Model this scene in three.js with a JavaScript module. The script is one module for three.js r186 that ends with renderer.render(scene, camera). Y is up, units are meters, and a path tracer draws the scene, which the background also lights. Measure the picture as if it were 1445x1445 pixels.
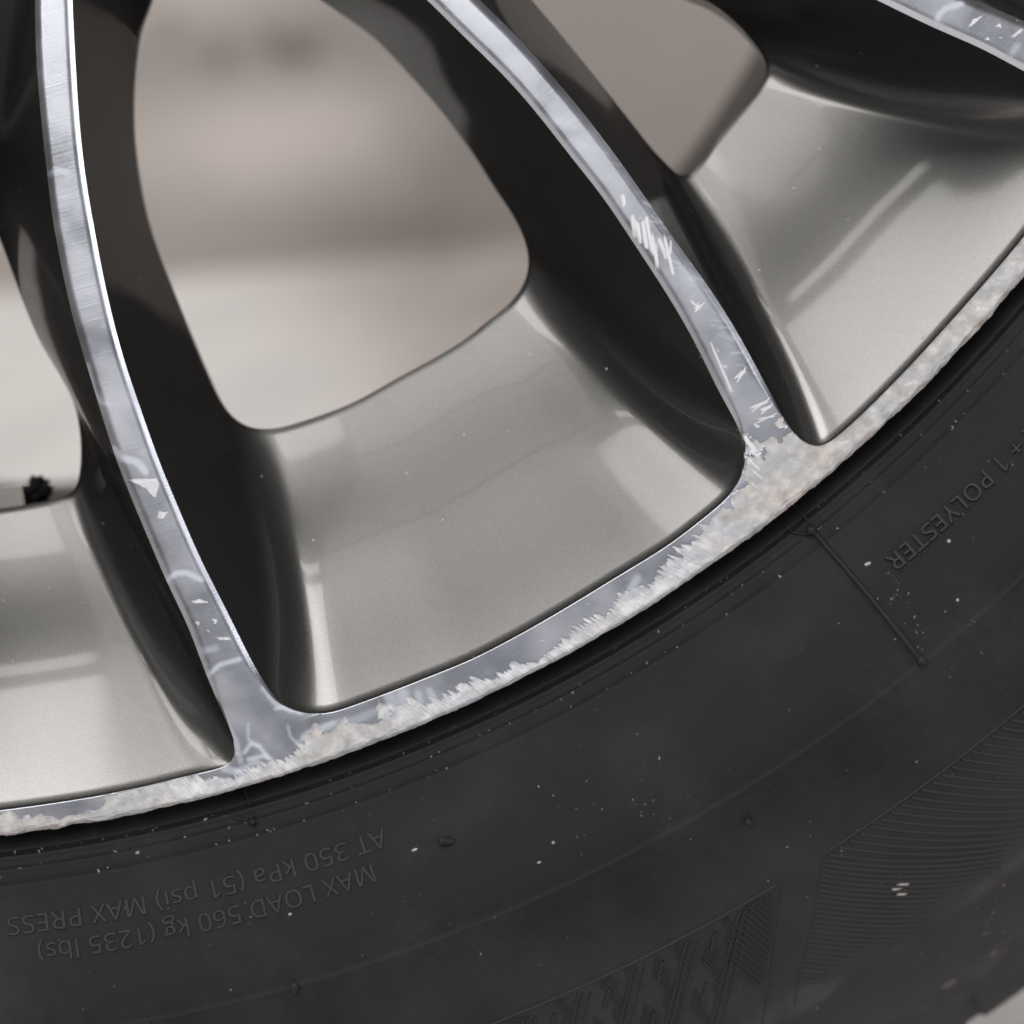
import * as THREE from 'three';
import { mergeGeometries } from 'three/addons/utils/BufferGeometryUtils.js';
import { ImprovedNoise } from 'three/addons/math/ImprovedNoise.js';
import { TextGeometry } from 'three/addons/geometries/TextGeometry.js';
import { FontLoader } from 'three/addons/loaders/FontLoader.js';
import { RectAreaLightUniformsLib } from 'three/addons/lights/RectAreaLightUniformsLib.js';
RectAreaLightUniformsLib.init();

// ---------------------------------------------------------------- camera, added lights, exposure
const MM = 0.001, DEG = Math.PI / 180;
const scene = new THREE.Scene();
scene.background = new THREE.Color(0.07, 0.068, 0.066);        // the dim, even light of the place around the wheel
const renderer = new THREE.WebGLRenderer({ antialias: true });
renderer.toneMapping = THREE.LinearToneMapping;
renderer.toneMappingExposure = 1.62;
renderer.shadowMap.enabled = true;

// the wheel leans back against the wall: its own frame has the axle along z and the front face at z = 0
const lean = new THREE.Quaternion().setFromEuler(new THREE.Euler(-20 * DEG, 0, 0))
  .multiply(new THREE.Quaternion().setFromEuler(new THREE.Euler(0, 0, -5.6 * DEG)));
const RIM = 221.7, TYRE = 311, BACK = -196;                   // millimetres
let low = 0, far = 0;
for (let a = 0; a < 360; a++) for (const [r, z] of [[305, BACK], [TYRE, BACK + 30], [TYRE, -72]]) {
  const p = new THREE.Vector3(Math.cos(a * DEG) * r, Math.sin(a * DEG) * r, z).multiplyScalar(MM).applyQuaternion(lean);
  low = Math.min(low, p.y); far = Math.min(far, p.z);
}
const hub = new THREE.Vector3(0, -low, 0), wallZ = far - 0.46;
const camera = new THREE.PerspectiveCamera(18.25, 1, 0.02, 40);
camera.position.copy(new THREE.Vector3(98.65, -174.25, 450).multiplyScalar(MM).applyQuaternion(lean).add(hub));
camera.quaternion.copy(lean);
camera.focus = 0.455;
camera.userData.fStop = 11;

function lamp(name, color, intensity, w, h, at, to) {
  const l = new THREE.RectAreaLight(color, intensity, w, h);
  l.name = name; l.position.set(...at); l.lookAt(...to); scene.add(l);
}
const overheadPanel = (name, level, x0, x1, z0, z1) => lamp(name, 0xfffdfa, level, x1 - x0, z1 - z0, [(x0 + x1) / 2, 2.2, (z0 + z1) / 2], [(x0 + x1) / 2, 0, (z0 + z1) / 2 - 0.0001]);  // unseen overhead panels, added and arranged for their reflections in the paint
overheadPanel('added_panel_middle_front', 1.5, -1.0, -0.5, 0.77, 3.0);
overheadPanel('added_panel_middle', 1.35, -1.0, -0.5, 0.13, 0.75);
overheadPanel('added_panel_middle_rear', 1.5, -1.0, -0.5, -1.8, 0.11);
overheadPanel('added_panel_front', 4.4, -0.48, 0.25, 0.86, 3.0);
overheadPanel('added_panel_rear', 5.6, -0.48, 0.2, -1.8, -0.08);
overheadPanel('added_strip', 5.0, -0.47, 0.3, 0.0, 0.08);  // unseen strip, added for a narrow bright band in the lacquer
overheadPanel('added_panel_side_front', 4.6, -1.65, -1.02, 1.05, 3.0);
overheadPanel('added_panel_side_rear', 4.4, -1.65, -1.02, -1.8, -0.06);
overheadPanel('added_strip_side', 5.0, -1.5, -1.12, 0.04, 0.11);  // second added strip, for the band on the right-hand pocket
lamp('added_front_fill', 0xf1f4ff, 0.14, 2.6, 2.2, [0.5, 1.2, 3.4], [0.05, 0.3, 0.0]);  // unseen fill, added so the machined faces reflect something bright in front
lamp('added_right_light', 0xfcfcff, 4.0, 0.9, 1.0, [2.2, 0.85, 1.35], [0.05, 0.3, 0.0]);  // unseen light, added to whiten the right-hand bevels of the spokes
lamp('added_rear_fill', 0xfffcf6, 0.6, 0.35, 0.35, [-0.7, 0.55, -0.42], [-0.03, 0.1, -0.76]);  // unseen panel, added to brighten the wall behind the wheel

// ---------------------------------------------------------------- helpers
const perlin = new ImprovedNoise();
const noise = (x, y, z = 0) => perlin.noise(x, y, z);
const fbm = (x, y, z = 0, n = 4) => { let s = 0, a = 0.5; for (let i = 0; i < n; i++) { s += a * perlin.noise(x, y, z + i * 7.3); x *= 2.03; y *= 2.03; a *= 0.5; } return s; };
let seed = 20240611;
const rnd = () => { seed = (seed + 0x6d2b79f5) | 0; let t = Math.imul(seed ^ (seed >>> 15), 1 | seed); t = (t + Math.imul(t ^ (t >>> 7), 61 | t)) ^ t; return ((t ^ (t >>> 14)) >>> 0) / 4294967296; };
const clamp = (x, a = 0, b = 1) => Math.min(b, Math.max(a, x));
const smooth = (a, b, x) => { const t = clamp((x - a) / (b - a)); return t * t * (3 - 2 * t); };
const mix = (a, b, t) => a + (b - a) * t;
const hash = (i, j) => { let t = Math.imul(i, 374761393) + Math.imul(j, 668265263) | 0; t = Math.imul(t ^ (t >>> 13), 1274126177); return ((t ^ (t >>> 16)) >>> 0) / 4294967296; };
const polar = (r, deg) => [r * Math.sin(deg * DEG), -r * Math.cos(deg * DEG)];   // deg counts from straight down, towards the right
const radius = ([x, y]) => Math.hypot(x, y), bearing = ([x, y]) => Math.atan2(x, -y) / DEG;
const turn = ([x, y], a) => { const c = Math.cos(a * DEG), s = Math.sin(a * DEG); return [x * c - y * s, x * s + y * c]; };
function table(list) { return (x) => { let i = 0; while (i < list.length - 2 && x > list[i + 1][0]) i++; const [a, b] = [list[i], list[i + 1]]; return mix(a[1], b[1], clamp((x - a[0]) / (b[0] - a[0]))); }; }
function texture(w, h, bytes, srgb) {
  const t = new THREE.DataTexture(bytes, w, h, THREE.RGBAFormat); t.magFilter = THREE.LinearFilter; t.minFilter = THREE.LinearMipmapLinearFilter; t.generateMipmaps = true;
  t.wrapS = t.wrapT = THREE.RepeatWrapping; if (srgb) t.colorSpace = THREE.SRGBColorSpace; t.needsUpdate = true; return t;
}
const toSRGB = (c) => 255 * (c <= 0.0031308 ? 12.92 * c : 1.055 * Math.pow(clamp(c), 1 / 2.4) - 0.055);
function paint(w, h, f) {                                     // f(px, py, out) fills out = [r, g, b (linear), roughness, metalness, height 0..1]
  const c = new Uint8Array(w * h * 4), m = new Uint8Array(w * h * 4), b = new Uint8Array(w * h * 4), o = [0, 0, 0, 0, 0, 0];
  for (let y = 0; y < h; y++) for (let x = 0; x < w; x++) {
    f(x, y, o); const i = (y * w + x) * 4;
    c[i] = toSRGB(o[0]); c[i + 1] = toSRGB(o[1]); c[i + 2] = toSRGB(o[2]); c[i + 3] = 255;
    m[i] = 255; m[i + 1] = 255 * clamp(o[3]); m[i + 2] = 255 * clamp(o[4]); m[i + 3] = 255;
    b[i] = b[i + 1] = b[i + 2] = 255 * clamp(o[5]); b[i + 3] = 255;
  }
  const rm = texture(w, h, m);
  return { map: texture(w, h, c, true), roughnessMap: rm, metalnessMap: rm, bumpMap: texture(w, h, b) };
}
function mesh(name, geometry, material, parent) {
  const o = new THREE.Mesh(geometry, material); o.name = name; o.castShadow = o.receiveShadow = true; parent.add(o); return o;
}
function grid(rows, uvs, closed = false) {                    // rows of points (mm) -> one smooth sheet
  const n = rows.length, m = rows[0].length, g = new THREE.BufferGeometry(), p = new Float32Array(n * m * 3), t = new Float32Array(n * m * 2), ix = [];
  for (let i = 0; i < n; i++) for (let j = 0; j < m; j++) { const q = rows[i][j], k = i * m + j; p[k * 3] = q[0] * MM; p[k * 3 + 1] = q[1] * MM; p[k * 3 + 2] = q[2] * MM; const w = uvs(i, j, q); t[k * 2] = w[0]; t[k * 2 + 1] = w[1]; }
  for (let i = 0; i + 1 < n; i++) for (let j = 0; j + 1 < m; j++) { const a = i * m + j, b = a + 1, c = a + m, d = c + 1; ix.push(a, c, b, b, c, d); }
  g.setAttribute('position', new THREE.BufferAttribute(p, 3)); g.setAttribute('uv', new THREE.BufferAttribute(t, 2)); g.setIndex(ix); g.computeVertexNormals();
  if (closed) {                                               // first and last column coincide: share their normals
    const N = g.attributes.normal;
    for (let i = 0; i < n; i++) { const a = i * m, b = a + m - 1, v = new THREE.Vector3(N.getX(a) + N.getX(b), N.getY(a) + N.getY(b), N.getZ(a) + N.getZ(b)).normalize(); N.setXYZ(a, v.x, v.y, v.z); N.setXYZ(b, v.x, v.y, v.z); }
  }
  return g;
}

// outlines on the wheel face and 30 mm behind it, in millimetres from the axle
const rimWide={
 left:[[38.6,-65.5],[36.4,-68.4],[35.9,-73.7],[36.2,-84.6],[36.5,-102.0],[36.7,-106.0],[37.0,-112.0],[37.4,-118.0],[38.2,-126.0],[39.2,-132.0],[40.3,-138.0],[41.1,-142.0],[42.0,-146.0],[43.0,-150.0],[44.5,-155.0],[46.3,-160.0],[48.3,-165.9],[51.6,-173.9],[54.6,-180.9],[58.0,-187.5],[60.2,-192.0],[61.4,-194.5]],
 cornerA:[[61.4,-194.5],[63.3,-197.8],[65.1,-200.5],[66.8,-201.9],[69.3,-202.7],[71.4,-202.8],[73.6,-202.5]],
 low:[[73.6,-202.5],[77.2,-201.2],[81.3,-199.7],[86.4,-197.7],[92.6,-195.2],[96.8,-193.1],[101.4,-190.6],[107.2,-187.2],[111.3,-184.7],[115.4,-182.2],[120.6,-179.0],[124.8,-175.8],[128.9,-172.4]],
 cornerB:[[128.9,-172.4],[130.4,-170.5],[131.3,-168.4],[131.5,-166.3],[131.2,-163.8],[130.6,-162.2],[129.8,-160.5]],
 right:[[129.8,-160.5],[128.2,-158.0],[126.3,-153.9],[123.8,-148.9],[120.1,-142.7],[117.0,-138.0],[113.8,-133.1],[111.3,-129.4],[108.3,-125.7],[106.3,-123.2],[103.8,-119.9],[101.4,-116.9],[98.9,-114.0],[96.4,-111.4],[92.6,-107.8],[89.6,-104.8],[86.8,-102.0],[65.5,-82.1],[54.6,-74.1],[47.0,-69.6],[42.4,-66.6],[38.6,-65.5]],
};
const gapWide={
 left:[[47.8,-84.4],[45.5,-87.4],[44.4,-97.2],[42.8,-100.7],[42.0,-106.0],[41.6,-111.4],[41.6,-116.7],[42.2,-122.7],[43.2,-128.3],[44.9,-134.0],[47.5,-140.8],[50.6,-148.4],[52.7,-153.3],[54.5,-157.2]],
 cornerA:[[54.5,-157.2],[56.7,-160.1],[59.1,-161.5],[62.0,-161.8],[63.7,-161.6]],
 low:[[63.7,-161.6],[69.3,-159.9],[73.6,-158.3],[76.3,-157.0],[81.6,-154.0],[87.0,-151.1],[91.7,-148.2],[94.8,-145.7],[98.3,-142.9]],
 cornerB:[[98.3,-142.9],[100.4,-140.1],[101.2,-136.9],[100.8,-134.0],[99.3,-130.5]],
 right:[[99.3,-130.5],[95.8,-125.2],[92.9,-120.5],[88.0,-113.8],[82.4,-107.4],[77.4,-102.3],[72.8,-99.1],[70.1,-97.2],[61.5,-91.2],[53.2,-85.8],[47.8,-84.4]],
};
const rimNarrow={
 left:[[61.5,-48.0],[59.5,-53.5],[63.4,-63.9],[75.2,-80.3],[94.1,-102.0],[96.4,-104.1],[98.9,-106.5],[101.4,-109.2],[103.8,-112.0],[106.3,-114.9],[108.8,-117.9],[111.3,-121.2],[113.8,-124.5],[116.3,-128.1],[118.8,-131.7],[121.3,-135.4],[126.3,-142.2],[131.2,-150.0],[133.5,-154.4],[135.8,-158.7],[137.8,-162.1]],
 cornerA:[[137.8,-162.1],[139.5,-164.1],[141.2,-164.9],[142.6,-164.9],[145.2,-163.1]],
 low:[[145.2,-163.1],[149.2,-159.4],[152.6,-156.0],[157.6,-150.7],[168.8,-138.0],[175.1,-130.0],[179.1,-124.3]],
 cornerB:[[179.1,-124.3],[181.5,-120.9],[182.3,-119.1],[181.4,-117.3],[179.8,-116.2]],
 right:[[179.8,-116.2],[176.2,-114.4],[172.0,-112.6],[165.2,-108.7],[159.7,-106.5],[153.5,-103.5],[147.4,-100.5],[141.0,-97.2],[133.3,-92.4],[126.8,-88.4],[121.9,-85.1],[117.9,-82.0],[113.6,-78.7],[107.6,-73.3],[97.4,-63.7],[90.6,-56.4],[82.5,-47.1],[74.5,-43.0],[67.1,-43.6],[61.5,-48.0]],
};
const gapNarrow={
 left:[[88.8,-79.2],[88.9,-82.1],[101.7,-97.2],[108.2,-105.0],[114.6,-113.0],[120.2,-120.1]],
 cornerA:[[120.2,-120.1],[122.1,-122.0],[123.5,-123.4],[124.7,-123.7],[126.7,-121.8]],
 low:[[126.7,-121.8],[129.3,-118.2],[133.3,-113.4],[135.9,-110.0]],
 cornerB:[[135.9,-110.0],[137.0,-107.8],[136.7,-106.2],[135.1,-103.6]],
 right:[[135.1,-103.6],[131.9,-100.1],[127.9,-97.2],[117.4,-93.4],[105.2,-87.0],[96.7,-82.3],[91.3,-79.4],[88.8,-79.2]],
};

// ---------------------------------------------------------------- what the scrapes on the lip do, by bearing
const scrape = table([[-20, 2.5], [5, 2.6], [6.8, 3.0], [8, 2.5], [9.4, 1.5], [10.4, 1.4], [11, 3.2], [12, 4.4], [13.6, 5], [14.4, 2.8], [15.4, 1.9], [16.6, 2.2], [17.6, 1.9], [18.3, 3.2], [19.2, 5.0], [20.3, 4.4], [21.2, 3.0], [21.9, 4.4], [22.7, 3.6], [23.3, 2.2], [24.2, 2.4], [25.2, 2.5], [26, 1.5], [26.9, 2.3], [27.6, 1.0], [28.4, 1.6], [29.6, 2.4], [30.6, 2.2], [31.6, 3.4], [32.6, 2.6], [33.8, 4.0], [34.8, 4.4], [36, 5.2], [37, 6.4], [38, 8.6], [39, 9.4], [40.2, 10], [41, 8], [42, 6.5], [60, 6.5], [80, 3]]);
const lumpy = (t) => Math.max(smooth(14, 12, t), smooth(17.5, 19, t) * smooth(23, 21.5, t), smooth(34, 37, t));   // torn metal there, combed scratches elsewhere
function damage(x, y) {                                       // 0 = machined face, 1 = scraped raw
  const r = Math.hypot(x, y), t = Math.atan2(x, -y) / DEG, w = scrape(t), L = lumpy(t), d = RIM - r;
  if (d > 14) return 0;
  const arc = t * DEG * RIM + d * 0.55;
  const comb = Math.pow(Math.abs(noise(arc * 1.15, d * 0.12, 3)), 0.7) * 1.5 + 0.32 * noise(arc * 3.4, d * 0.2, 9) + 0.6 * fbm(x * 0.3, y * 0.3, 8, 3);
  const torn = fbm(x * 0.42, y * 0.42, 5, 5) * 1.6;
  const reach = w * mix(0.72 + 0.55 * comb, 0.95 + 0.55 * torn, L);
  return smooth(0.28, -0.1, d - reach);
}

// ---------------------------------------------------------------- materials
const FACE = { x: 15, y: -262, size: 165, px: 2048 };          // the part of the face, in millimetres, that its texture covers
const FP = FACE.px / FACE.size;
const sheet = document.createElement('canvas'); sheet.width = sheet.height = FACE.px;
const pen = sheet.getContext('2d');
pen.fillStyle = '#000'; pen.fillRect(0, 0, FACE.px, FACE.px);
const at = (a, b) => [(a + 26.4 - FACE.x) * FP, FACE.px - (-(b + 102) - FACE.y) * FP];   // a to the right, b downwards from (26.4, -102) on the wheel face
function stroke(points, width, level, blur = 0) {              // red channel: scratches down to bare metal; blue: milky bloom under the lacquer
  pen.lineCap = pen.lineJoin = 'round'; pen.lineWidth = width * FP; pen.strokeStyle = `rgba(255,0,0,${level})`; pen.filter = blur ? `blur(${blur * FP}px)` : 'none';
  pen.beginPath(); points.forEach(([a, b], i) => { const q = at(a, b); i ? pen.lineTo(...q) : pen.moveTo(...q); }); pen.stroke(); pen.filter = 'none';
}
function bloom(points, width, level, blur = 0.15) {
  pen.lineCap = pen.lineJoin = 'round'; pen.lineWidth = width * FP; pen.strokeStyle = `rgba(0,0,255,${level})`; pen.filter = `blur(${blur * FP}px)`; pen.globalCompositeOperation = 'lighter';
  pen.beginPath(); points.forEach(([a, b], i) => { const q = at(a, b); i ? pen.lineTo(...q) : pen.moveTo(...q); }); pen.stroke(); pen.filter = 'none'; pen.globalCompositeOperation = 'source-over';
}
function chip(points, level) {                                // a torn patch: ragged outline, streaked inside
  const out = []; points.forEach((p, i) => { const q = points[(i + 1) % points.length]; for (let k = 0; k < 7; k++) out.push([mix(p[0], q[0], k / 7) + 0.16 * (rnd() - 0.5), mix(p[1], q[1], k / 7) + 0.16 * (rnd() - 0.5)]); });
  pen.fillStyle = `rgba(255,0,0,${level * 0.6})`; pen.beginPath(); out.forEach(([a, b], i) => { const q = at(a, b); i ? pen.lineTo(...q) : pen.moveTo(...q); }); pen.fill(); pen.save(); pen.clip();
  const xs = points.map((p) => p[0]), ys = points.map((p) => p[1]), x0 = Math.min(...xs), x1 = Math.max(...xs), y0 = Math.min(...ys), y1 = Math.max(...ys);
  for (let i = 0; i < 40; i++) { const a = mix(x0, x1, rnd()), b = mix(y0, y1, rnd()); stroke([[a, b], [a + 0.5 + rnd(), b + 0.3 * rnd()]], 0.05 + 0.12 * rnd(), level * (0.2 + 0.6 * rnd())); }
  pen.restore();
}
// spoke on the left
chip([[18.3, 67.7], [19.4, 67.5], [22.1, 67.5], [22.4, 68.2], [22.2, 69.2], [21.9, 70.2], [21.3, 69.7], [20.6, 68.8], [19.2, 68.2]], 1);
chip([[22.4, 72.1], [23.6, 72.3], [23.0, 73.1], [22.2, 73.0]], 0.7); chip([[26.8, 84.9], [28.2, 84.5], [29.4, 85], [28, 85.1]], 0.85);
chip([[27.6, 87.7], [28.1, 87.8], [28, 88.3]], 0.8); chip([[29.9, 87.3], [30.7, 87.4], [30.4, 88]], 0.8); chip([[30.4, 89.9], [32.2, 89.9], [32.6, 90.3], [31, 90.2]], 0.6);
bloom([[16, 63.3], [17.2, 64.7], [18.9, 65], [20, 65.8], [20.5, 66.6]], 0.9, 0.7); bloom([[12.3, 51.4], [13.4, 55.5], [14.2, 56.8], [15.4, 57]], 0.5, 0.5);
bloom([[23.2, 82.2], [24.8, 80.9], [26.2, 80.8], [28.4, 81.8]], 0.7, 0.75); bloom([[29.3, 95.4], [31, 93.8], [33.8, 93]], 0.6, 0.7); bloom([[26.6, 90.5], [28, 92], [30.5, 91.5]], 0.8, 0.4, 0.3);
bloom([[6.9, 24.5], [8, 24], [9.6, 24.3]], 0.6, 0.45, 0.25);
for (const [p, w, l] of [[[[30.6, 100], [33.2, 104.5], [34, 107.5]], 0.8, 0.4], [[[34.5, 106.2], [35.3, 105], [36.6, 105.3], [37.8, 107]], 0.5, 0.7], [[[35, 107.2], [37.5, 106.6], [39.3, 108]], 0.5, 0.75], [[[33.5, 108.8], [36, 107.6], [38.6, 108.4]], 0.8, 0.5], [[[35, 102.2], [35, 104.3], [36.6, 105.4]], 0.3, 0.6], [[[40.6, 102.4], [41, 104], [42, 105]], 0.3, 0.6], [[[42, 105], [43.5, 103.4], [47, 102]], 0.6, 0.4], [[[38.8, 100], [40, 99.8], [42.5, 100.7]], 0.35, 0.8], [[[37, 97], [38.6, 99.2], [41, 100.4]], 0.5, 0.45], [[[43, 104], [45, 102.8], [50, 101.6], [54, 100]], 1.2, 0.3], [[[31.5, 108.4], [34, 109.2], [36.5, 109]], 1.0, 0.5]]) bloom(p, w, l);
// spoke in the middle: a bundle of short bright gouges, then smaller ticks towards its foot
for (const [a, b, c, d, w] of [[87.8, 27.2, 88, 29, 0.5], [89.2, 30, 89.6, 33.8, 0.45], [89.8, 31, 90.3, 34.5, 0.6], [90.6, 30.8, 91.2, 35, 0.55], [91.1, 30.6, 92, 36, 0.6], [91.8, 32.5, 92.6, 37.4, 0.5], [92.3, 34, 92.8, 38.3, 0.35], [92.8, 33.2, 94, 36.5, 0.5], [93.6, 33, 94.9, 39, 0.45], [94.6, 33.6, 94.4, 36, 0.35], [97.4, 42.3, 98.7, 43.7, 0.3], [97.8, 43.6, 99.2, 42.9, 0.3], [98.5, 42.6, 98.2, 44, 0.25], [100.1, 47.9, 103.2, 55.5, 0.32], [103.8, 53.4, 105, 52.2, 0.6], [105.9, 57.6, 108.5, 56.4, 0.4], [107.2, 57.9, 108.8, 57.3, 0.5], [106.6, 59.2, 109.4, 58.6, 0.4], [105, 61.3, 106.8, 64, 0.7], [106, 63.6, 107.2, 64.6, 0.5], [105.7, 64.8, 107, 66.4, 0.35], [106.1, 66.3, 107.6, 67.6, 0.3], [105.9, 67.8, 106.9, 68.9, 0.25], [106.4, 59.6, 107, 60.4, 0.4], [1.9 + 100, 59.4 - 8, 102.4, 51.9, 0.25]])
  { for (let k = 0; k < 3; k++) { const e = (rnd() - 0.5) * w * 0.7, q = 0.25 * rnd(), z = 0.75 + 0.25 * rnd(); stroke([[a + e + (c - a) * q, b + (d - b) * q], [mix(a, c, (1 + z) / 2) + e, mix(b, d, z)]], w * (0.25 + 0.35 * rnd()), 0.5 + 0.4 * rnd(), 0.05); } stroke([[a + 0.25, b + 0.4], [c + 0.2, d - 0.3]], w * 0.3, 0.9); }
for (let i = 0; i < 46; i++) { const u = rnd(), a = mix(84, 104, u), b = mix(18, 50, u) + 5 * (rnd() - 0.5), l = 0.6 + 2 * rnd(), h = rnd() * 0.8 - 0.2; bloom([[a, b], [a + l, b + l * h]], 0.08 + 0.25 * rnd(), 0.35, 0.05); }
for (let i = 0; i < 30; i++) { const u = rnd(), a = mix(70, 100, u), b = mix(7, 44, u) + 3 * (rnd() - 0.5); bloom([[a, b], [a + 1.5 + 2 * rnd(), b + 1.2 * rnd()]], 0.6 + 0.9 * rnd(), 0.16, 0.5); }
// lip between the two spokes: pale strokes above the scrapes
for (const [a, b, c, d, w] of [[54.6, 97.5, 56.4, 102, 1.6], [56.8, 98, 58.6, 102.6, 1.8], [59, 97.8, 59.4, 101.5, 0.9], [60.6, 97.4, 62.2, 101, 0.8], [90, 81.5, 88.2, 84.5, 0.9], [88.4, 84, 86.8, 86, 0.6], [94, 80, 96, 84, 0.6], [97, 78, 100, 82, 1]]) bloom([[a, b], [c, d]], w, 0.55, 0.25);
// edge of the third spoke, top right of the piece in view
for (let i = 0; i < 16; i++) { const a = 124 + 21 * rnd(), b = -1.5 + (a - 124) * 0.5 + 4 * rnd() - 1; stroke([[a, b], [a + 0.4 * rnd(), b + 0.8 * rnd()]], 0.2 + 0.4 * rnd(), 0.6, 0.1); }
for (let i = 0; i < 240; i++) { const a = 150 * rnd() - 3, b = 115 * rnd(); stroke([[a, b], [a + 0.3 * rnd(), b + 0.3 * rnd()]], 0.06 + 0.1 * rnd(), 0.7); }
for (let i = 0; i < 160; i++) { const a = 150 * rnd() - 3, b = 115 * rnd(), l = 1 + 4 * rnd(), h = rnd() * 6.28; stroke([[a, b], [a + l * Math.cos(h), b + l * Math.sin(h)]], 0.04, 0.28); }
const drawn = pen.getImageData(0, 0, FACE.px, FACE.px).data;
const faceMaps = paint(FACE.px, FACE.px, (px, py, o) => {
  const X = FACE.x + (px + 0.5) / FP, Y = FACE.y + (py + 0.5) / FP, i = ((FACE.px - 1 - py) * FACE.px + px) * 4, r = Math.hypot(X, Y);
  let raw = r > 206 ? damage(X, Y) : 0;
  const scratch = drawn[i] / 255, milk = drawn[i + 2] / 255;
  const lathe = noise(r * 9, Math.atan2(X, -Y) * 3, 1) * 0.5 + noise(r * 23, Math.atan2(X, -Y) * 2, 4) * 0.5;      // turning marks of the lathe
  const cloud = fbm(X * 0.13, Y * 0.13, 2, 4), fine = hash(px, py) - 0.5;
  let R = 0.50 + 0.05 * cloud + 0.015 * lathe, G = 0.515 + 0.05 * cloud + 0.015 * lathe, B = 0.565 + 0.05 * cloud + 0.015 * lathe, ro = 0.31 + 0.22 * cloud + 0.03 * lathe, me = 1, h = 0.62 + 0.012 * lathe;
  const m = milk * 0.85; R = mix(R, 0.60, m); G = mix(G, 0.64, m); B = mix(B, 0.74, m); ro = mix(ro, 0.6, m); me = mix(me, 0.55, m);
  if (raw > 0) {
    const big = fbm(X * 0.5, Y * 0.5, 11, 4), bear = Math.atan2(X, -Y), L = lumpy(bear / DEG), drag = bear * RIM + (RIM - r) * 0.55, comb = fbm(drag * 3.2, r * 0.35, 19, 3), grit = mix(comb, fbm(X * 1.7, Y * 1.7, 17, 4) * 0.8, L * 0.75), warm = clamp(0.55 + 1.4 * fbm(X * 0.16, Y * 0.16, 23, 3));
    const grey = smooth(0.06, 0.22, fbm(Math.atan2(X, -Y) * RIM * 0.3 + 40, r * 0.5, 29, 4));                  // bluish metal still showing through
    const tone = mix(0.60, 0.48, L) + mix(0.42, 0.30, L) * big + mix(0.24, 0.08, L) * grit + 0.04 * fine;
    const w = warm * mix(0.35, 1, L); let a = tone * mix(0.96, 1.05, w), b = tone * mix(0.985, 0.985, w), c = tone * mix(1.03, 0.945, w);
    a = mix(a, 0.42, grey * 0.6); b = mix(b, 0.45, grey * 0.6); c = mix(c, 0.49, grey * 0.6);
    R = mix(R, a, raw); G = mix(G, b, raw); B = mix(B, c, raw); ro = mix(ro, 0.72, raw); me = mix(me, 0.12, raw); h = mix(h, 0.50 + mix(0.2, 0.12, L) * big + mix(0.14, 0.07, L) * grit + 0.02 * fine, raw);
  }
  if (scratch > 0) { R = mix(R, 0.74, scratch); G = mix(G, 0.74, scratch); B = mix(B, 0.76, scratch); ro = mix(ro, 0.55, scratch); me = mix(me, 0.35, scratch); h = mix(h, 0.60, scratch); }
  o[0] = R; o[1] = G; o[2] = B; o[3] = ro; o[4] = me; o[5] = h;
});
for (const k of Object.keys(faceMaps)) faceMaps[k].wrapS = faceMaps[k].wrapT = THREE.MirroredRepeatWrapping;
const faceUV = (i, j, q) => [(q[0] - FACE.x) / FACE.size, (q[1] - FACE.y) / FACE.size];
const machined = new THREE.MeshPhysicalMaterial({ name: 'machined_aluminium', ...faceMaps, roughness: 1, metalness: 1, bumpScale: 0.0006, clearcoat: 0.25, clearcoatRoughness: 0.12 });

const PT = 1024, PTmm = 64;                                     // metallic paint: one tile is 64 mm
const specks = Array.from({ length: 22 }, () => [rnd() * PT, rnd() * PT, 0.6 + 1.3 * rnd(), rnd() < 0.25]);
const paintMaps = paint(PT, PT, (px, py, o) => {
  const f = hash(px, py), f2 = hash(px + 911, py + 37), s = Math.pow(f, 9) * 0.13 + (f2 - 0.5) * 0.075;
  let v = 0.135 + s * 0.55, ro = 0.29 + 0.04 * (f2 - 0.5), me = 0.9, h = 0.5 + 0.25 * (f - 0.5) + 0.12 * (f2 - 0.5);
  for (const [sx, sy, sr, dark] of specks) { const d = Math.hypot(px - sx, py - sy); if (d < sr + 1) { const k = smooth(sr + 0.8, sr - 0.4, d); v = mix(v, dark ? 0.12 : 0.75, k); me = mix(me, 0.1, k); ro = mix(ro, 0.8, k); } }
  o[0] = v * 1.0; o[1] = v * 0.98; o[2] = v * 0.962; o[3] = ro; o[4] = me; o[5] = h;
});
const paintMetal = new THREE.MeshPhysicalMaterial({ name: 'silver_grey_metallic_paint', ...paintMaps, roughness: 1, metalness: 1, bumpScale: 0.000009, specularColor: new THREE.Color(0.12, 0.12, 0.12), clearcoat: 0.42, clearcoatRoughness: 0.04 });
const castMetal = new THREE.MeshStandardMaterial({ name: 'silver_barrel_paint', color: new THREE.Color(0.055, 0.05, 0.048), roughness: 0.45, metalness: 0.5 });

// ---------------------------------------------------------------- the wheel
const wheel = new THREE.Group(); wheel.name = 'car_wheel'; wheel.position.copy(hub); wheel.quaternion.copy(lean); scene.add(wheel);
wheel.userData = { label: 'scuffed silver alloy wheel in a black tyre, leaning back against the pale wall', category: 'car wheel' };

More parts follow.
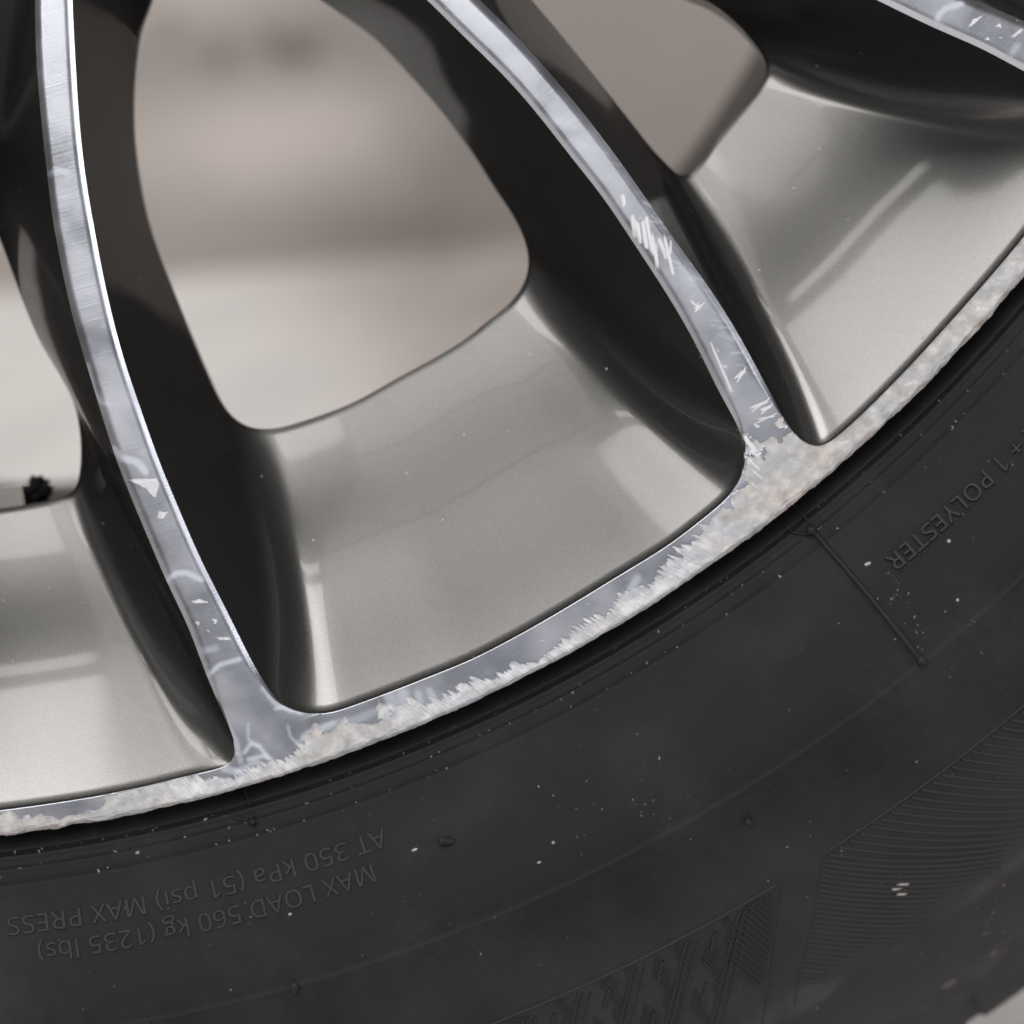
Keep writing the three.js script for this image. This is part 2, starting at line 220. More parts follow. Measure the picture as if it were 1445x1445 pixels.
const ORDER = ['left', 'cornerA', 'low', 'cornerB', 'right'], COUNT = { left: 90, cornerA: 22, low: 70, cornerB: 22, right: 90 };
function outline(c) {                                           // a closed smooth curve, sampled alike for the upper and the lower edge of a pocket
  const all = [], ends = [0];
  for (const k of ORDER) { c[k].slice(0, -1).forEach((p) => all.push(p)); ends.push(all.length); }
  const n = all.length, out = [], P = (i) => all[(i + n) % n];
  ORDER.forEach((k, s) => {
    const fine = [];
    for (let i = ends[s]; i < ends[s + 1]; i++) {
      const [a, b, d, e] = [P(i - 1), P(i), P(i + 1), P(i + 2)];
      const cr = new THREE.CatmullRomCurve3([a, b, d, e].map(([x, y]) => new THREE.Vector3(x, y, 0)), false, 'centripetal');
      for (let j = 0; j < 24; j++) { const q = cr.getPoint((1 + j / 24) / 3); fine.push([q.x, q.y]); }
    }
    fine.push(P(ends[s + 1]));
    const len = [0]; for (let i = 1; i < fine.length; i++) len.push(len[i - 1] + Math.hypot(fine[i][0] - fine[i - 1][0], fine[i][1] - fine[i - 1][1]));
    for (let j = 0, i = 0; j < COUNT[k]; j++) { const d = len[len.length - 1] * j / COUNT[k]; while (len[i + 1] < d) i++; const t = (d - len[i]) / (len[i + 1] - len[i]); out.push([mix(fine[i][0], fine[i + 1][0], t), mix(fine[i][1], fine[i + 1][1], t)]); }
  });
  let o = out;
  for (let k = 0; k < 8; k++) o = o.map((p, i) => { const a = o[(i + o.length - 1) % o.length], b = o[(i + 1) % o.length]; return [(a[0] + 2 * p[0] + b[0]) / 4, (a[1] + 2 * p[1] + b[1]) / 4]; });
  return o;
}
const EDGE = -0.5, DEEP = -30;
const kinds = { wide: { top: outline(rimWide), gap: outline(gapWide) }, narrow: { top: outline(rimNarrow), gap: outline(gapNarrow) } };
const STARTS = {}; { let n = 0; for (const k of ORDER) { STARTS[k] = n; n += COUNT[k]; } STARTS.end = n; }
// which share of each column is floor (1) and which is side wall (0)
const floorShare = (j) => { const a = STARTS.cornerA, b = STARTS.low, c = STARTS.cornerB, d = STARTS.right; return j < a ? 0 : j < b ? smooth(a, b, j) : j < c ? 1 : j < d ? 1 - smooth(c, d, j) : 0; };
const LEVELS = []; for (let i = 0; i <= 44; i++) LEVELS.push(i / 44);
function pocketRows({ top, gap }) {
  const rows = [], n = top.length;
  const put = (f, z, out = 0) => rows.push(Array.from({ length: n + 1 }, (_, i) => { const j = i % n, s = floorShare(j), t = top[j], g = gap[j], F = f(s), l = Math.hypot(t[0] - g[0], t[1] - g[1]) || 1; return [mix(t[0], g[0], F) + (t[0] - g[0]) / l * out, mix(t[1], g[1], F) + (t[1] - g[1]) / l * out, z(s)]; }));
  put(() => 0, () => EDGE);
  put((s) => mix(0.02, 0.006, s), (s) => EDGE - mix(0.5, 0.75, s));
  for (const v of LEVELS.slice(1)) put((s) => mix(0.02, 0.006, s) + mix(0.98, 0.994, s) * mix(v + 0.04 * Math.sin(Math.PI * v), v, s), (s) => { const z0 = EDGE - mix(0.5, 0.75, s); return mix(z0, DEEP, mix(v, v + FLOORBOW * Math.sin(Math.PI * v), s)); });
  for (const a of [25, 50, 75, 100]) put(() => 1, () => DEEP - 1.0 * Math.sin(a * DEG), -0.9 * (1 - Math.cos(a * DEG)) * 0);
  put(() => 1, (s) => DEEP - mix(3.5, 2.2, s), 0.2); put(() => 1, (s) => DEEP - mix(8, 4.5, s), 1.2); put(() => 1, (s) => DEEP - mix(10, 6, s), 4);
  return rows;
}
const FLOORBOW = 0.13;
for (const k of Object.values(kinds)) {
  const rows = pocketRows(k), n = rows[0].length;
  const across = [0]; for (let j = 1; j < n; j++) across.push(across[j - 1] + Math.hypot(rows[0][j][0] - rows[0][j - 1][0], rows[0][j][1] - rows[0][j - 1][1]));
  const down = rows.map((_, i) => i * 0.95);
  const all = grid(rows, (i, j) => [across[j] / PTmm, down[i] / PTmm], true);
  const piece = (from, to) => { const g = all.clone(), ix = []; for (let i = 0; i + 1 < rows.length; i++) for (let j = from; j < to; j++) { const a = i * n + j, b = a + 1, c = a + n, d = c + 1; ix.push(a, c, b, b, c, d); } g.setIndex(ix); return compact(g); };
  const A = Math.round((STARTS.cornerA + STARTS.low) / 2), B = Math.round((STARTS.cornerB + STARTS.right) / 2);
  k.wallLeft = piece(0, A); k.panel = piece(A, B); k.wallRight = piece(B, n - 1);
}
function compact(g) {                                           // keep only the vertices in use
  const ix = g.index.array, map = new Map(), next = []; const o = new THREE.BufferGeometry();
  for (const i of ix) { if (!map.has(i)) map.set(i, map.size); next.push(map.get(i)); }
  for (const [k, a] of Object.entries(g.attributes)) { const d = new Float32Array(map.size * a.itemSize); for (const [i, j] of map) for (let c = 0; c < a.itemSize; c++) d[j * a.itemSize + c] = a.array[i * a.itemSize + c]; o.setAttribute(k, new THREE.BufferAttribute(d, a.itemSize)); }
  o.setIndex(next); return o;
}
// pairs of spokes round the wheel; the spacing of the six pairs out of sight takes up what is left
const STEP = 41.1, REST = (360 - 3 * STEP) / 6, TURNS = [-STEP, 0, STEP]; for (let i = 1; i <= 6; i++) TURNS.push(STEP + REST * i);
const CUT = 215;
const edges = (c, from, to) => { const o = []; for (let j = from; j < to; j++) if (radius(c[j]) < CUT + 0.4) o.push(c[j]); return o; };
const byRadius = (list) => { const s = list.map((p) => [radius(p), bearing(p)]).filter((p) => p[0] > 86).sort((a, b) => a[0] - b[0]); return table(s); };
const side = { wideLeft: byRadius(edges(kinds.wide.top, 0, STARTS.low + 20)), wideRight: byRadius(edges(kinds.wide.top, STARTS.cornerB - 20, STARTS.end)), narrowLeft: byRadius(edges(kinds.narrow.top, 0, STARTS.low + 20)), narrowRight: byRadius(edges(kinds.narrow.top, STARTS.cornerB - 20, STARTS.end)) };
function spokeFace(leftOf, rightOf) {
  const rows = [];
  for (let i = 0; i <= 260; i++) {
    const r = mix(74, CUT, i / 260), a = leftOf(Math.max(r, 88)), b = rightOf(Math.max(r, 88)), w = (b - a) * DEG * r, e = clamp(0.95 * (0.12 + 0.88 * smooth(214.5, 203, r)) / w, 0, 0.3), row = [];
    for (const [u, z] of [[0, EDGE], [e * 0.5, -0.24], [e * 0.85, -0.06], [e * 1.2, 0], [0.25, 0.02], [0.4, 0.03], [0.5, 0.03], [0.6, 0.03], [0.75, 0.02], [1 - e * 1.2, 0], [1 - e * 0.85, -0.06], [1 - e * 0.5, -0.24], [1, EDGE]]) { const [x, y] = polar(r, mix(a, b, u)); row.push([x, y, z]); }
    rows.push(row);
  }
  return grid(rows, faceUV);
}
const faces = { first: spokeFace((r) => side.narrowRight(r) - STEP, side.wideLeft), second: spokeFace(side.wideRight, side.narrowLeft) };
const turned = (o, a) => { o.rotation.z = a * DEG; return o; };
for (const a of TURNS) {
  const one = turned(mesh('spoke', faces.first, machined, wheel), a), two = turned(mesh('spoke', faces.second, machined, wheel), a);
  mesh('side_wall', kinds.wide.wallLeft, paintMetal, one);
  turned(mesh('side_wall', kinds.narrow.wallRight, paintMetal, one), -STEP);
  mesh('side_wall', kinds.wide.wallRight, paintMetal, two); mesh('side_wall', kinds.narrow.wallLeft, paintMetal, two);
  turned(mesh('pocket_panel', kinds.wide.panel, paintMetal, wheel), a); turned(mesh('pocket_panel', kinds.narrow.panel, paintMetal, wheel), a);
}

// the lip: a polar sheet from the pockets' lower edges out over the worn corner
const BINS = 18000, PER = BINS / 360;
const inner = new Float32Array(BINS).fill(CUT), pocketed = new Uint8Array(BINS);
for (const a of TURNS) for (const k of Object.values(kinds)) for (let j = 0; j < k.top.length; j++) {
  const p = k.top[j], q = k.top[(j + 1) % k.top.length], rp = radius(p), rq = radius(q); if (Math.max(rp, rq) < CUT) continue;
  const bp = bearing(p) + a, bq = bearing(q) + a, n = Math.max(1, Math.ceil(Math.abs(bq - bp) * PER * 2));
  for (let s = 0; s <= n; s++) { const r = mix(rp, rq, s / n), b = Math.round(((mix(bp, bq, s / n) + 720) % 360) * PER) % BINS; if (r > inner[b]) { inner[b] = r; pocketed[b] = 1; } }
}
const innerAt = (t) => { const x = ((t + 720) % 360) * PER, i = Math.floor(x) % BINS; return mix(inner[i], inner[(i + 1) % BINS], x - Math.floor(x)); };
const bearings = []; for (let t = -180; t < 180;) { bearings.push(t); t += t >= 4.5 && t < 54 ? 0.045 : 0.5; } bearings.push(180);
{
  const cols = bearings.map((t) => {
    const r0 = innerAt(t), cut = r0 > CUT + 0.01 ? 1 : 0, col = [], arc = t * DEG * RIM;
    const jag = 0.26 * fbm(arc * 0.35, 1.5, 2, 5) + 0.10 * fbm(arc * 2.2, 3, 6, 3) + 0.65 * Math.min(0, fbm(arc * 0.12, 8, 3, 3) + 0.05) * lumpy(t);
    const R = RIM + jag;
    const bite = lumpy(t);
    const top = (r) => { const [x, y] = polar(r, t), d = damage(x, y); return (cut ? 1 : smooth(CUT, CUT + 1.6, r)) * d * (-0.05 - 0.32 * clamp(0.35 + fbm(x * 0.55, y * 0.55, 31, 4)) * mix(0.45, 1, bite) + 0.04 * fbm(x * 2, y * 2, 37, 3)); };
    const add = (r, z) => { const [x, y] = polar(r, t); col.push([x, y, z]); };
    add(r0, cut * EDGE); add(r0 + 0.02, cut * -0.06); add(r0 + 0.06, cut * -0.01);
    const r1 = r0 + 0.12, r2 = R - 0.75 - 0.35 * bite * clamp(0.5 + 2 * fbm(arc * 0.3, 4, 1, 3));
    for (let i = 0; i <= 30; i++) { const r = mix(r1, r2, i / 30); add(r, top(r)); }
    const z2 = top(r2) , rough = (i) => 0.26 * fbm(arc * 0.8, i * 0.7, 41, 4) + 0.5 * bite * fbm(arc * 0.4, i * 0.45, 43, 4);
    for (let i = 1; i <= 9; i++) { const a = i * 10 * DEG; add(mix(r2, R, Math.sin(a)) + rough(i) * 0.6, z2 - 2.2 * (1 - Math.cos(a)) + rough(i)); }
    add(R - 0.1, -3.2 + z2); add(R - 0.5, -5); add(R - 1.5, -7.5); add(R - 3, -9);
    return col;
  });
  const uvAt = (i, j, q) => { const r = Math.hypot(q[0], q[1]), k = q[2] < -0.6 ? (RIM - 0.6 + 0.2 * q[2]) / r : 1; return [(q[0] * k - FACE.x) / FACE.size, (q[1] * k - FACE.y) / FACE.size]; };
  mesh('rim_lip', grid(cols, uvAt, false), machined, wheel).userData.label = 'rim lip scraped raw along its outer edge';
}
// barrel behind the spokes
{
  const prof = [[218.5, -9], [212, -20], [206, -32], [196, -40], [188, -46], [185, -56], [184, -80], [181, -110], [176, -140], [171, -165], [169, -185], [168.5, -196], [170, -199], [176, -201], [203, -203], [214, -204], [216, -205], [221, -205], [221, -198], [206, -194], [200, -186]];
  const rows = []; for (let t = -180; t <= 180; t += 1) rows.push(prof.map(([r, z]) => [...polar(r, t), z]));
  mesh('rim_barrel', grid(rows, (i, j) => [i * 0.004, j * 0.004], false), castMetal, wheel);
  const hubRows = []; for (let t = -180; t <= 180; t += 4) hubRows.push([[0, EDGE], [30, EDGE], [72, EDGE], [76, -2], [78, -20], [79, -90], [76, -150], [0, -150]].map(([r, z]) => [...polar(r, t), z]));
  mesh('hub', grid(hubRows, (i, j) => [i * 0.01, j * 0.05]), paintMetal, wheel);
}

// ---------------------------------------------------------------- the tyre
const tyreZ0 = (() => {
  const c = new THREE.CatmullRomCurve3([[219, -11], [221.5, -7], [224, -4.4], [229, -3.4], [240, -1.5], [251, -1], [258, -4], [265, -9], [275, -15.5], [286, -24], [292, -31], [297, -39], [303, -48], [308, -57], [310.5, -66], [311, -75]].map(([r, z]) => new THREE.Vector3(r, z, 0)), false, 'centripetal').getPoints(600).map((p) => [p.x, p.y]);
  return table(c);
})();
const dip = (x, w) => Math.exp(-x * x / (w * w));
const step = (x, w) => 1 / (1 + Math.exp(-x / w));
// height above the smooth flank: bead grooves, steps and the raised line round the middle
const relief = (r, t) => -0.55 * dip(r - 224.5, 0.22) + 0.12 * dip(r - 225.2, 0.35) - 0.22 * step(r - 226.6, 0.09) - 0.12 * dip(r - 226.7, 0.16) - 0.22 * step(r - 228.6, 0.14) - 0.07 * dip(r - 228.9, 0.25)
  + 0.16 * dip(r - 251, 0.45) + 0.2 * step(r - 251.4, 0.3) - 0.20 * step(r - 265.6, 0.12) + 0.30 * step(r - 286, 0.15) - 0.45 * step(r - 297.2, 0.15) + 0.25 * step(r - 300.5, 0.3);
function tyreAt(t, r, h = 0) {                                  // a point on the flank, h above it
  const z = tyreZ0(r), s = (tyreZ0(r + 0.3) - tyreZ0(r - 0.3)) / 0.6, l = Math.hypot(1, s), k = h + relief(r, t);
  const rr = r - s / l * k; const [x, y] = polar(rr, t); return [x, y, z + k / l];
}
const TT = { x: 0, y: -320, size: 240, px: 2048 }, TP = TT.px / TT.size;
const dustSheet = document.createElement('canvas'); dustSheet.width = dustSheet.height = TT.px;
const brush = dustSheet.getContext('2d'); brush.fillStyle = '#000'; brush.fillRect(0, 0, TT.px, TT.px);
const spot = (x, y) => [(x - TT.x) * TP, TT.px - (y - TT.y) * TP];
const fleck = (t, r, size, level, long = 1, ang = 0) => { const [x, y] = spot(...polar(r, t)); brush.save(); brush.translate(x, y); brush.rotate(ang); brush.fillStyle = `rgba(255,255,255,${level})`; brush.beginPath(); brush.ellipse(0, 0, size * long * TP, size * TP, 0, 0, 6.3); brush.fill(); brush.restore(); };
for (let i = 0; i < 360; i++) { const t = 4 + 50 * rnd(), r = 223 + 88 * rnd(); fleck(t, r, 0.035 + 0.09 * Math.pow(rnd(), 4), 0.15 + 0.5 * rnd(), 1 + rnd(), rnd() * 3); }
for (const [t0, r0, n, sp] of [[39.5, 241, 14, 3.5], [29, 247, 14, 6], [26.5, 245, 10, 6], [40, 252, 10, 5], [38.9, 247, 9, 3], [33, 270, 16, 8], [36, 292, 20, 7]]) for (let i = 0; i < n; i++) fleck(t0 + sp * 0.22 * (rnd() + rnd() - 1), r0 + sp * (rnd() + rnd() - 1) * 1.4, 0.04 + 0.10 * rnd() * rnd(), 0.25 + 0.45 * rnd(), 1 + 1.5 * rnd(), rnd() * 3);
for (const [t, r, s, l, g] of [[20.9, 237.8, 0.16, 0.9, 2.6], [16.2, 240.8, 0.16, 0.85, 1.6], [25.3, 244.5, 0.22, 0.6, 1], [24.6, 246.2, 0.13, 0.8, 2.4], [11.5, 227.3, 0.2, 0.6, 1.6], [34.2, 277, 0.45, 0.9, 3.2], [34.1, 278.2, 0.42, 0.9, 2.2], [33.9, 297.5, 0.8, 0.13, 1.6], [35.5, 297.5, 0.6, 0.10, 1.4], [39.4, 235, 0.2, 0.8, 2.5], [42, 240, 0.26, 0.7, 1], [40.9, 247, 0.22, 0.65, 1]]) fleck(t, r, s, l, g, -0.4);
for (let i = 0; i < 110; i++) fleck(5 + 48 * rnd(), [224.6, 226.6, 228.7][i % 3] + 0.5 * (rnd() - 0.5), 0.05 + 0.09 * rnd() * rnd(), 0.3 + 0.45 * rnd(), 1 + 2 * rnd(), rnd() * 3);
const dusted = brush.getImageData(0, 0, TT.px, TT.px).data;
const tyreMaps = paint(TT.px, TT.px, (px, py, o) => {
  const X = TT.x + (px + 0.5) / TP, Y = TT.y + (py + 0.5) / TP, i = ((TT.px - 1 - py) * TT.px + px) * 4, r = Math.hypot(X, Y);
  if (r < 217 || r > 316) { o[0] = o[1] = o[2] = 0.018; o[3] = 0.6; o[4] = 0; o[5] = 0.5; return; }
  const d = dusted[i] / 255, cl = fbm(X * 0.06, Y * 0.06, 51, 5), sm = fbm(X * 0.5, Y * 0.5, 53, 4), f = hash(px, py) - 0.5, ring = dip(r - 284.5, 1.8) * clamp(0.5 + 2.2 * fbm(X * 0.12, Y * 0.12, 55, 3)) + 0.8 * dip(r - 299, 2) * clamp(0.3 + 2.5 * fbm(X * 0.16, Y * 0.16, 58, 3)), film = clamp(smooth(236, 296, r) * 0.55 + cl * 0.5 + sm * 0.18 + ring * 0.9);
  let R = mix(0.0135, 0.054, film), G = mix(0.0131, 0.0515, film), B = mix(0.0141, 0.053, film);
  R = mix(R, 0.50, d); G = mix(G, 0.485, d); B = mix(B, 0.46, d);
  o[0] = R; o[1] = G; o[2] = B; o[3] = mix(0.62, 0.8, film) + 0.08 * sm + 0.2 * d; o[4] = 0; o[5] = 0.5 + 0.18 * f + 0.5 * fbm(X * 2.2, Y * 2.2, 57, 3) + 0.3 * d;
});
for (const k of Object.keys(tyreMaps)) tyreMaps[k].wrapS = tyreMaps[k].wrapT = THREE.MirroredRepeatWrapping;
const rubber = new THREE.MeshPhysicalMaterial({ name: 'black_rubber', ...tyreMaps, roughness: 1, metalness: 1, bumpScale: 0.00006, specularIntensity: 0.4 });
const plainRubber = new THREE.MeshStandardMaterial({ name: 'black_rubber_moulding', color: new THREE.Color(0.0145, 0.0142, 0.015), roughness: 0.65 });
const darkRubber = new THREE.MeshStandardMaterial({ name: 'black_rubber_seam_shade', color: new THREE.Color(0.006, 0.006, 0.0065), roughness: 0.7 });  // shadow along the seam put into a darker rubber, nubs included
const tyreUV = (i, j, q) => [(q[0] - TT.x) / TT.size, (q[1] - TT.y) / TT.size];
const ts = []; for (let t = -180; t < 180;) { ts.push(t); t += t >= 4.5 && t < 54 ? 0.1 : 0.75; } ts.push(180);
const rs = []; for (let r = 220.4; r < 230; r += 0.12) rs.push(r); for (let r = 230; r < 249.5; r += 0.6) rs.push(r); for (let r = 249.5; r < 253; r += 0.15) rs.push(r); for (let r = 253; r < 310; r += 0.3) rs.push(r);
const tyreRows = ts.map((t) => {
  const col = rs.map((r) => {
    const slot = smooth(300.5, 304, r) * smooth(0.24, 0.16, Math.abs(((t * 1.0 + 720.55) % 2.8) - 1.4) / 1.4 * 1.0 - 0) ;
    return tyreAt(t, r, -0.8 * slot);
  });
  for (const [r, z] of [[311, -75], [311.5, -95], [312, -130], [311, -165], [306, -180], [296, -192], [280, -200], [250, -206], [230, -204], [221, -198]]) col.push([...polar(r, t), z]);
  return col;
});
const tyre = mesh('tyre', grid(tyreRows, tyreUV), rubber, wheel);

// raised mouldings on the flank: strips that follow the rubber
function bead(path, width, height, parts) {                     // path of [bearing, radius]
  const rows = [], n = path.length;
  for (let i = 0; i < n; i++) {
    const a = polar(path[Math.max(0, i - 1)][1], path[Math.max(0, i - 1)][0]), b = polar(path[Math.min(n - 1, i + 1)][1], path[Math.min(n - 1, i + 1)][0]), l = Math.hypot(b[0] - a[0], b[1] - a[1]) || 1, nx = -(b[1] - a[1]) / l, ny = (b[0] - a[0]) / l, c = polar(path[i][1], path[i][0]);
    rows.push([[-0.5, -0.05], [-0.32, height * 0.8], [0, height], [0.32, height * 0.8], [0.5, -0.05]].map(([u, h]) => { const q = [c[0] + nx * u * width, c[1] + ny * u * width]; return tyreAt(bearing(q), radius(q), h); }));
  }
  parts.push(grid(rows, tyreUV));
}
const fillPath = (pts, n = 8) => { const o = []; for (let i = 0; i + 1 < pts.length; i++) for (let k = 0; k < n; k++) o.push([mix(pts[i][0], pts[i + 1][0], k / n), mix(pts[i][1], pts[i + 1][1], k / n)]); o.push(pts[pts.length - 1]); return o; };
{ const p = []; bead(fillPath([[38.73, 222.2], [38.73, 226.2]], 6), 0.35, 0.5, p); bead(fillPath([[38.66, 226.2], [38.73, 238], [38.72, 250.4]], 24), 1.0, 0.6, p); bead(fillPath([[38.02, 223.9], [38.05, 225.1], [38.37, 226.3], [38.66, 226.6], [38.73, 225.4]], 5), 0.4, 0.5, p); mesh('mould_seam', mergeGeometries(p), darkRubber, tyre); }
{ const p = []; bead(fillPath([[15.75, 221.8], [15.85, 224.6]], 6), 0.35, 0.5, p); bead(fillPath([[15.2, 225.6], [15.75, 226.9], [15.9, 225.6]], 6), 0.45, 0.5, p); mesh('mould_seam', mergeGeometries(p), darkRubber, tyre); }
// little rubber hairs left by the vent holes of the mould
for (const [t, r, s, lx, ly] of [[22.03, 238.3, 0.5, -1.3, 0.1], [31.22, 254.9, 0.42, 0, -0.4], [38.72, 250.4, 0.62, 0, 0], [15.75, 226.9, 0.4, 0.3, 0.2], [38.6, 226.3, 0.6, 0, 0], [15.68, 251, 0.5, 0.1, 0.6]]) {
  const g = new THREE.CapsuleGeometry(s * 1.2 * MM, Math.hypot(lx, ly, 0.7) * MM, 6, 14), q = tyreAt(t, r, 0.35);
  const o = mesh('vent_nub', g, darkRubber, tyre); o.position.set(q[0] * MM, q[1] * MM, q[2] * MM);
  o.quaternion.setFromUnitVectors(new THREE.Vector3(0, 1, 0), new THREE.Vector3(lx, ly, 0.7).normalize());
}
// lettering, its tops pointing outwards
const font = await new FontLoader().loadAsync('fonts/droid/droid_sans_regular.typeface.json');
function lettering(text, t0, t1, r0, size, depth, label) {
  const g = new TextGeometry(text, { font, size, depth, curveSegments: 4, bevelEnabled: true, bevelThickness: 0.08, bevelSize: 0.05, bevelSegments: 1 }); g.computeBoundingBox();
  const p = g.attributes.position, b = g.boundingBox, wide = b.max.x - b.min.x;
  for (let i = 0; i < p.count; i++) { const q = tyreAt(mix(t0, t1, (p.getX(i) - b.min.x) / wide), r0 + p.getY(i), p.getZ(i) - 0.06); p.setXYZ(i, q[0] * MM, q[1] * MM, q[2] * MM); }
  g.computeVertexNormals(); mesh('raised_lettering', g, plainRubber, tyre).userData.label = label;
}
lettering('MAX LOAD 560 kg (1235 lbs)', 19.35, 7.55, 237.6, 2.5, 0.2, 'raised line reading MAX LOAD 560 kg (1235 lbs)');
lettering('AT 350 kPa (51 psi) MAX PRESS', 20.15, 6.6, 233.4, 2.5, 0.2, 'raised line reading AT 350 kPa (51 psi) MAX PRESS');
lettering('2 STEEL + 1 POLYESTER', 49.45, 39.95, 236.0, 2.35, 0.42, 'raised line ending in + 1 POLYESTER');
// fine ribs of the outer band, and the chequered band of slanted bars beside them
{
  const p = [];
  for (let i = 0; i < 66; i++) {                                // each rib starts on the slanted edge and sweeps out to the right
    const f = i / 65, start = f < 0.62 ? [mix(48.5, 32.7, f / 0.62), 266.4] : [mix(32.7, 30.1, (f - 0.62) / 0.38), mix(266.4, 281.5, (f - 0.62) / 0.38)];
    const a = polar(start[1], start[0]), pts = [];
    for (let k = 0; k <= 26; k++) { const L = k * 1.15, x = a[0] + L, y = a[1] - 0.20 * L + 0.0058 * L * L, r = Math.hypot(x, y), t = bearing([x, y]); if (r > 285.2 || t > 54) break; pts.push([t, r]); }
    if (pts.length > 2) bead(pts, 0.45, 0.17, p);
  }
  bead(fillPath([[54, 266], [32.75, 266], [30.0, 282], [29.6, 285]], 40), 0.3, 0.14, p);
  mesh('ribbed_band', mergeGeometries(p), plainRubber, tyre);
}
{
  const p = [], inside = (t, r) => r > 266.6 && r < 285.4 && t < mix(31.0, 28.5, (r - 266) / 18.5) && t > 6;
  const line = (x0, y0, x1, y1, w, h) => { const pts = []; for (let k = 0; k <= 16; k++) { const x = mix(x0, x1, k / 16), y = mix(y0, y1, k / 16), q = [bearing([x, y]), Math.hypot(x, y)]; if (inside(...q)) pts.push(q); else if (pts.length > 2) break; else pts.length = 0; } if (pts.length > 2) bead(pts, w * 1.15, h * 1.5, p); };
  // groups of long slanted bars, with hatched and plain lozenges between them
  for (let i = 0; i < 13; i++) {
    const [x, y] = polar(266.3, 29.75 - 1.87 * i), [x2, y2] = polar(266.3, 29.75 - 1.87 * (i + 1)), lean = 0.2;
    for (const s of [0, 0.75, 1.8]) line(x + s, y + 2, x + s - lean * 24, y - 22, 0.32, 0.15);
    for (let k = -8; k < 34; k++) {
      const part = ((k + 20 + 3 * i) % 11), from = part < 5 ? 0.02 : part < 8 ? 0.52 : 0.98, to = part < 5 ? (part < 2 ? 0.5 : 0.95) : 0.95, yl = y2 - k * 0.68, wide = x - x2 - 3.4;
      if (to > from) line(x2 + 2.6 - lean * (y2 - yl) + wide * from, yl - 5.2 * from, x2 + 2.6 - lean * (y2 - yl) + wide * to, yl - 5.2 * to, 0.25, 0.13);
    }
    line(x - 3.2 - lean * 4, y - 4, x - 3.2 - lean * 7, y - 7, 0.4, 0.22); line(x - 2.6 - lean * 12, y - 12, x - 2.6 - lean * 15, y - 15, 0.4, 0.22);
  }
  for (let k = 0; k < 16; k++) { const [x, y] = polar(266.3, 30.9); line(x - 3.4 - 0.2 * k, y - k * 0.9 + 2, x + 1.5 - 0.2 * k, y - 4.2 - k * 0.9 + 2, 0.3, 0.2); }
  bead(fillPath([[6, 266.2], [30.9, 266.2], [31.05, 266.9], [28.5, 285]], 40), 0.32, 0.16, p);
  mesh('chequered_band', mergeGeometries(p), plainRubber, tyre);
}
// adhesive balancing weight on the inside of the barrel, at the left
{
  const bar = (t0, t1, r0, r1, z0, z1) => { const rows = []; for (let i = 0; i <= 40; i++) { const t = mix(t0, t1, i / 40); rows.push([[r1, z0], [r0 + 0.4, z0], [r0, z0 - 0.4], [r0, z1 + 0.4], [r0 + 0.4, z1], [r1, z1]].map(([r, z]) => [...polar(r, t), z])); } return grid(rows, () => [0, 0]); };
  const lead = new THREE.MeshStandardMaterial({ name: 'grey_zinc', color: new THREE.Color(0.50, 0.48, 0.45), roughness: 0.5, metalness: 0 }), gum = new THREE.MeshStandardMaterial({ name: 'black_gum', color: new THREE.Color(0.015, 0.015, 0.015), roughness: 0.8 });
  const w = mesh('balance_weight', bar(-14, 7.7, 171.6, 178, -42, -54), lead, wheel);
  const lump = new THREE.IcosahedronGeometry(1, 12), lp = lump.attributes.position, c = polar(172.6, 8.35);
  for (let i = 0; i < lp.count; i++) { const [x, y, z] = [lp.getX(i), lp.getY(i), lp.getZ(i)], k = 1 + 0.9 * fbm(x * 1.9, y * 1.9, z * 1.9 + 3, 4); lp.setXYZ(i, (c[0] + x * 1.7 * k) * MM, (c[1] + y * 2.0 * k) * MM, (-47 + z * 5 * k) * MM); }
  lump.computeVertexNormals(); mesh('gum_end', lump, gum, w);
}

// ---------------------------------------------------------------- floor and wall
// both have light and shade painted in, the wall smudges too; their textures cover 0.6 m and then mirror
const patch = (x, y, cx, cy, rx, ry) => Math.exp(-((x - cx) ** 2) / (rx * rx) - ((y - cy) ** 2) / (ry * ry));
const SPAN = 0.6, FPX = 768;
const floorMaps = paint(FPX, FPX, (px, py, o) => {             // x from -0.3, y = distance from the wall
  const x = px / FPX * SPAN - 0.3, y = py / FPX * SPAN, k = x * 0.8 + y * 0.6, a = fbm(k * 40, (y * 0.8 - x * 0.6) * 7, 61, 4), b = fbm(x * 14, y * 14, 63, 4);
  const pale = smooth(0.075, -0.01, x - 0.25 * (y - 0.1) + 0.05 * a), v = mix(0.40, 0.70, pale) + 0.16 * a + 0.06 * b - 0.05 * smooth(0.02, 0, y), pink = 1 - pale, out = smooth(0.25, 0.45, y);  // brighter left, dimmer right and shaded wall foot, painted into the floor colour
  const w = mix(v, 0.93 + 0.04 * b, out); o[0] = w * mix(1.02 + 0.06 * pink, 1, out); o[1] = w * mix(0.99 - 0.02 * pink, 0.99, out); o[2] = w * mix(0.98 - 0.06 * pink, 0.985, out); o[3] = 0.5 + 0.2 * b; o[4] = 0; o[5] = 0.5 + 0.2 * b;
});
const floorMat = new THREE.MeshStandardMaterial({ name: 'pale_floor_painted_light', ...floorMaps, roughness: 1, metalness: 1, bumpScale: 0.0004 });
const metres = (g, fu, fv) => { const p = g.attributes.position, u = g.attributes.uv; for (let i = 0; i < p.count; i++) u.setXY(i, fu(p, i) / SPAN, fv(p, i) / SPAN); return g; };
for (const m of [floorMaps]) for (const k of Object.keys(m)) m[k].wrapS = m[k].wrapT = THREE.MirroredRepeatWrapping;
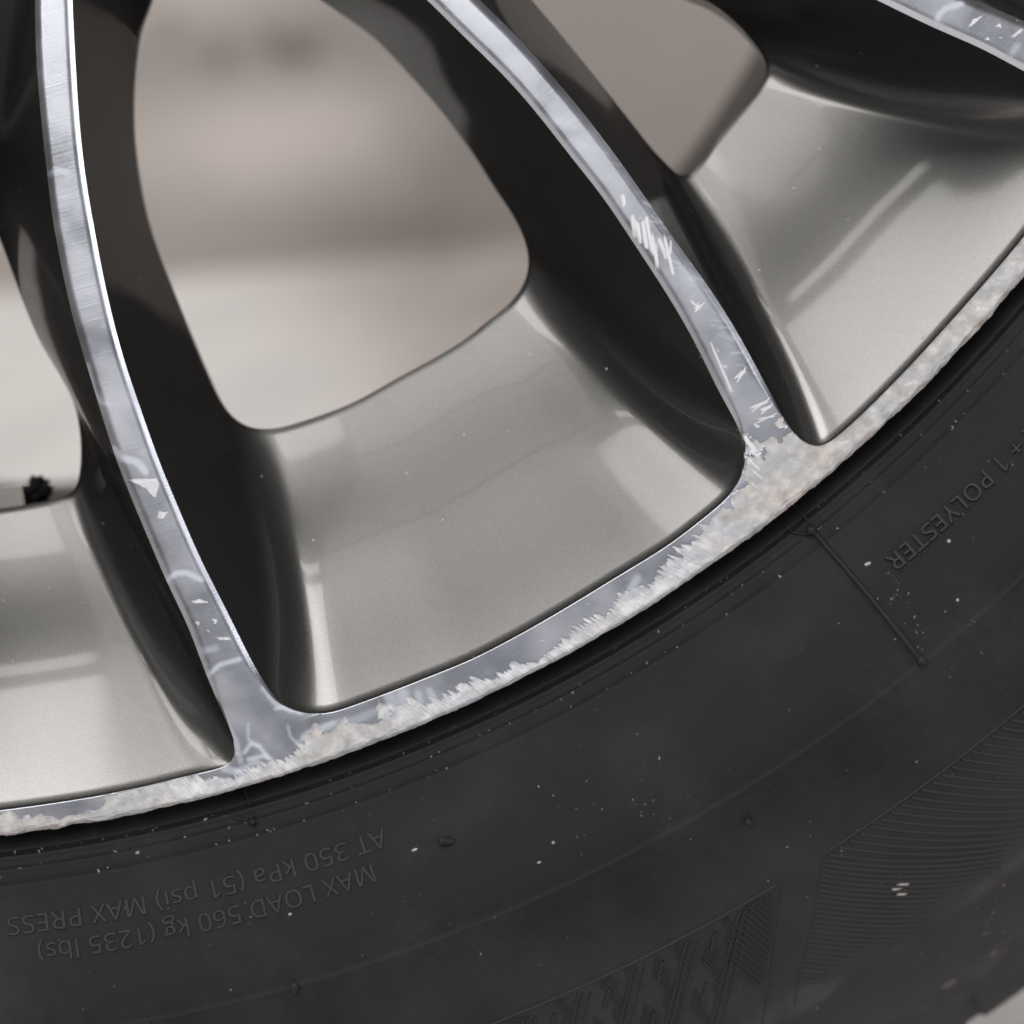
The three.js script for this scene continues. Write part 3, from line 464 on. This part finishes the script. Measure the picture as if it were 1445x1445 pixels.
const f = new THREE.PlaneGeometry(5, 4); f.rotateX(-Math.PI / 2); metres(f, (p, i) => p.getX(i) + 0.3, (p, i) => p.getZ(i) + 2);
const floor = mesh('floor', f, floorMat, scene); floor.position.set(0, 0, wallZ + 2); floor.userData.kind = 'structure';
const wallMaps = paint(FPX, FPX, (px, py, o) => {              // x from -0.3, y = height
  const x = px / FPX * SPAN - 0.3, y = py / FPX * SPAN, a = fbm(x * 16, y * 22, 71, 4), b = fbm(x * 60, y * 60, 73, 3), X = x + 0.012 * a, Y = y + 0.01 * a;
  let v = 0.43 + 0.30 * patch(X, Y, 0.005, 0.052, 0.062, 0.019) + 0.14 * patch(X, Y, -0.03, 0.112, 0.06, 0.012) - 0.13 * patch(X, Y, 0.075, 0.045, 0.028, 0.035) - 0.11 * patch(X, Y, 0.05, 0.010, 0.04, 0.009) - 0.06 * patch(X, Y, 0, 0.088, 0.08, 0.012) + 0.05 * a;  // pool of light, shadowed right side and shaded foot painted into the plaster
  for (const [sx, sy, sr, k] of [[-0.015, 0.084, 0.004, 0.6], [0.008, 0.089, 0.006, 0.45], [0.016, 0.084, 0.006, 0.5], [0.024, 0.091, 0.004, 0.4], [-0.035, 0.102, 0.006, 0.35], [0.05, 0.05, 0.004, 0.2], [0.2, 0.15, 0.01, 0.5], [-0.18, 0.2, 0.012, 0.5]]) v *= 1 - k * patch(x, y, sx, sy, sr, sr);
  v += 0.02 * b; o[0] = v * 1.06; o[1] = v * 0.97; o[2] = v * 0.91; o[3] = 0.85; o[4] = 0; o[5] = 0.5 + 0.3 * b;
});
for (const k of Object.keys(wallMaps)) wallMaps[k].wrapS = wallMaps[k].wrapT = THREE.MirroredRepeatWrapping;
const wallMat = new THREE.MeshStandardMaterial({ name: 'stained_plaster_painted_light', ...wallMaps, roughness: 1, metalness: 1, bumpScale: 0.0006 });
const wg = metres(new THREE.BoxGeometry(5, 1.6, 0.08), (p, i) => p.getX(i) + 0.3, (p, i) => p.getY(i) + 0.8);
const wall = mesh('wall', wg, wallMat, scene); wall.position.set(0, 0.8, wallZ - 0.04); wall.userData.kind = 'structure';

renderer.render(scene, camera);
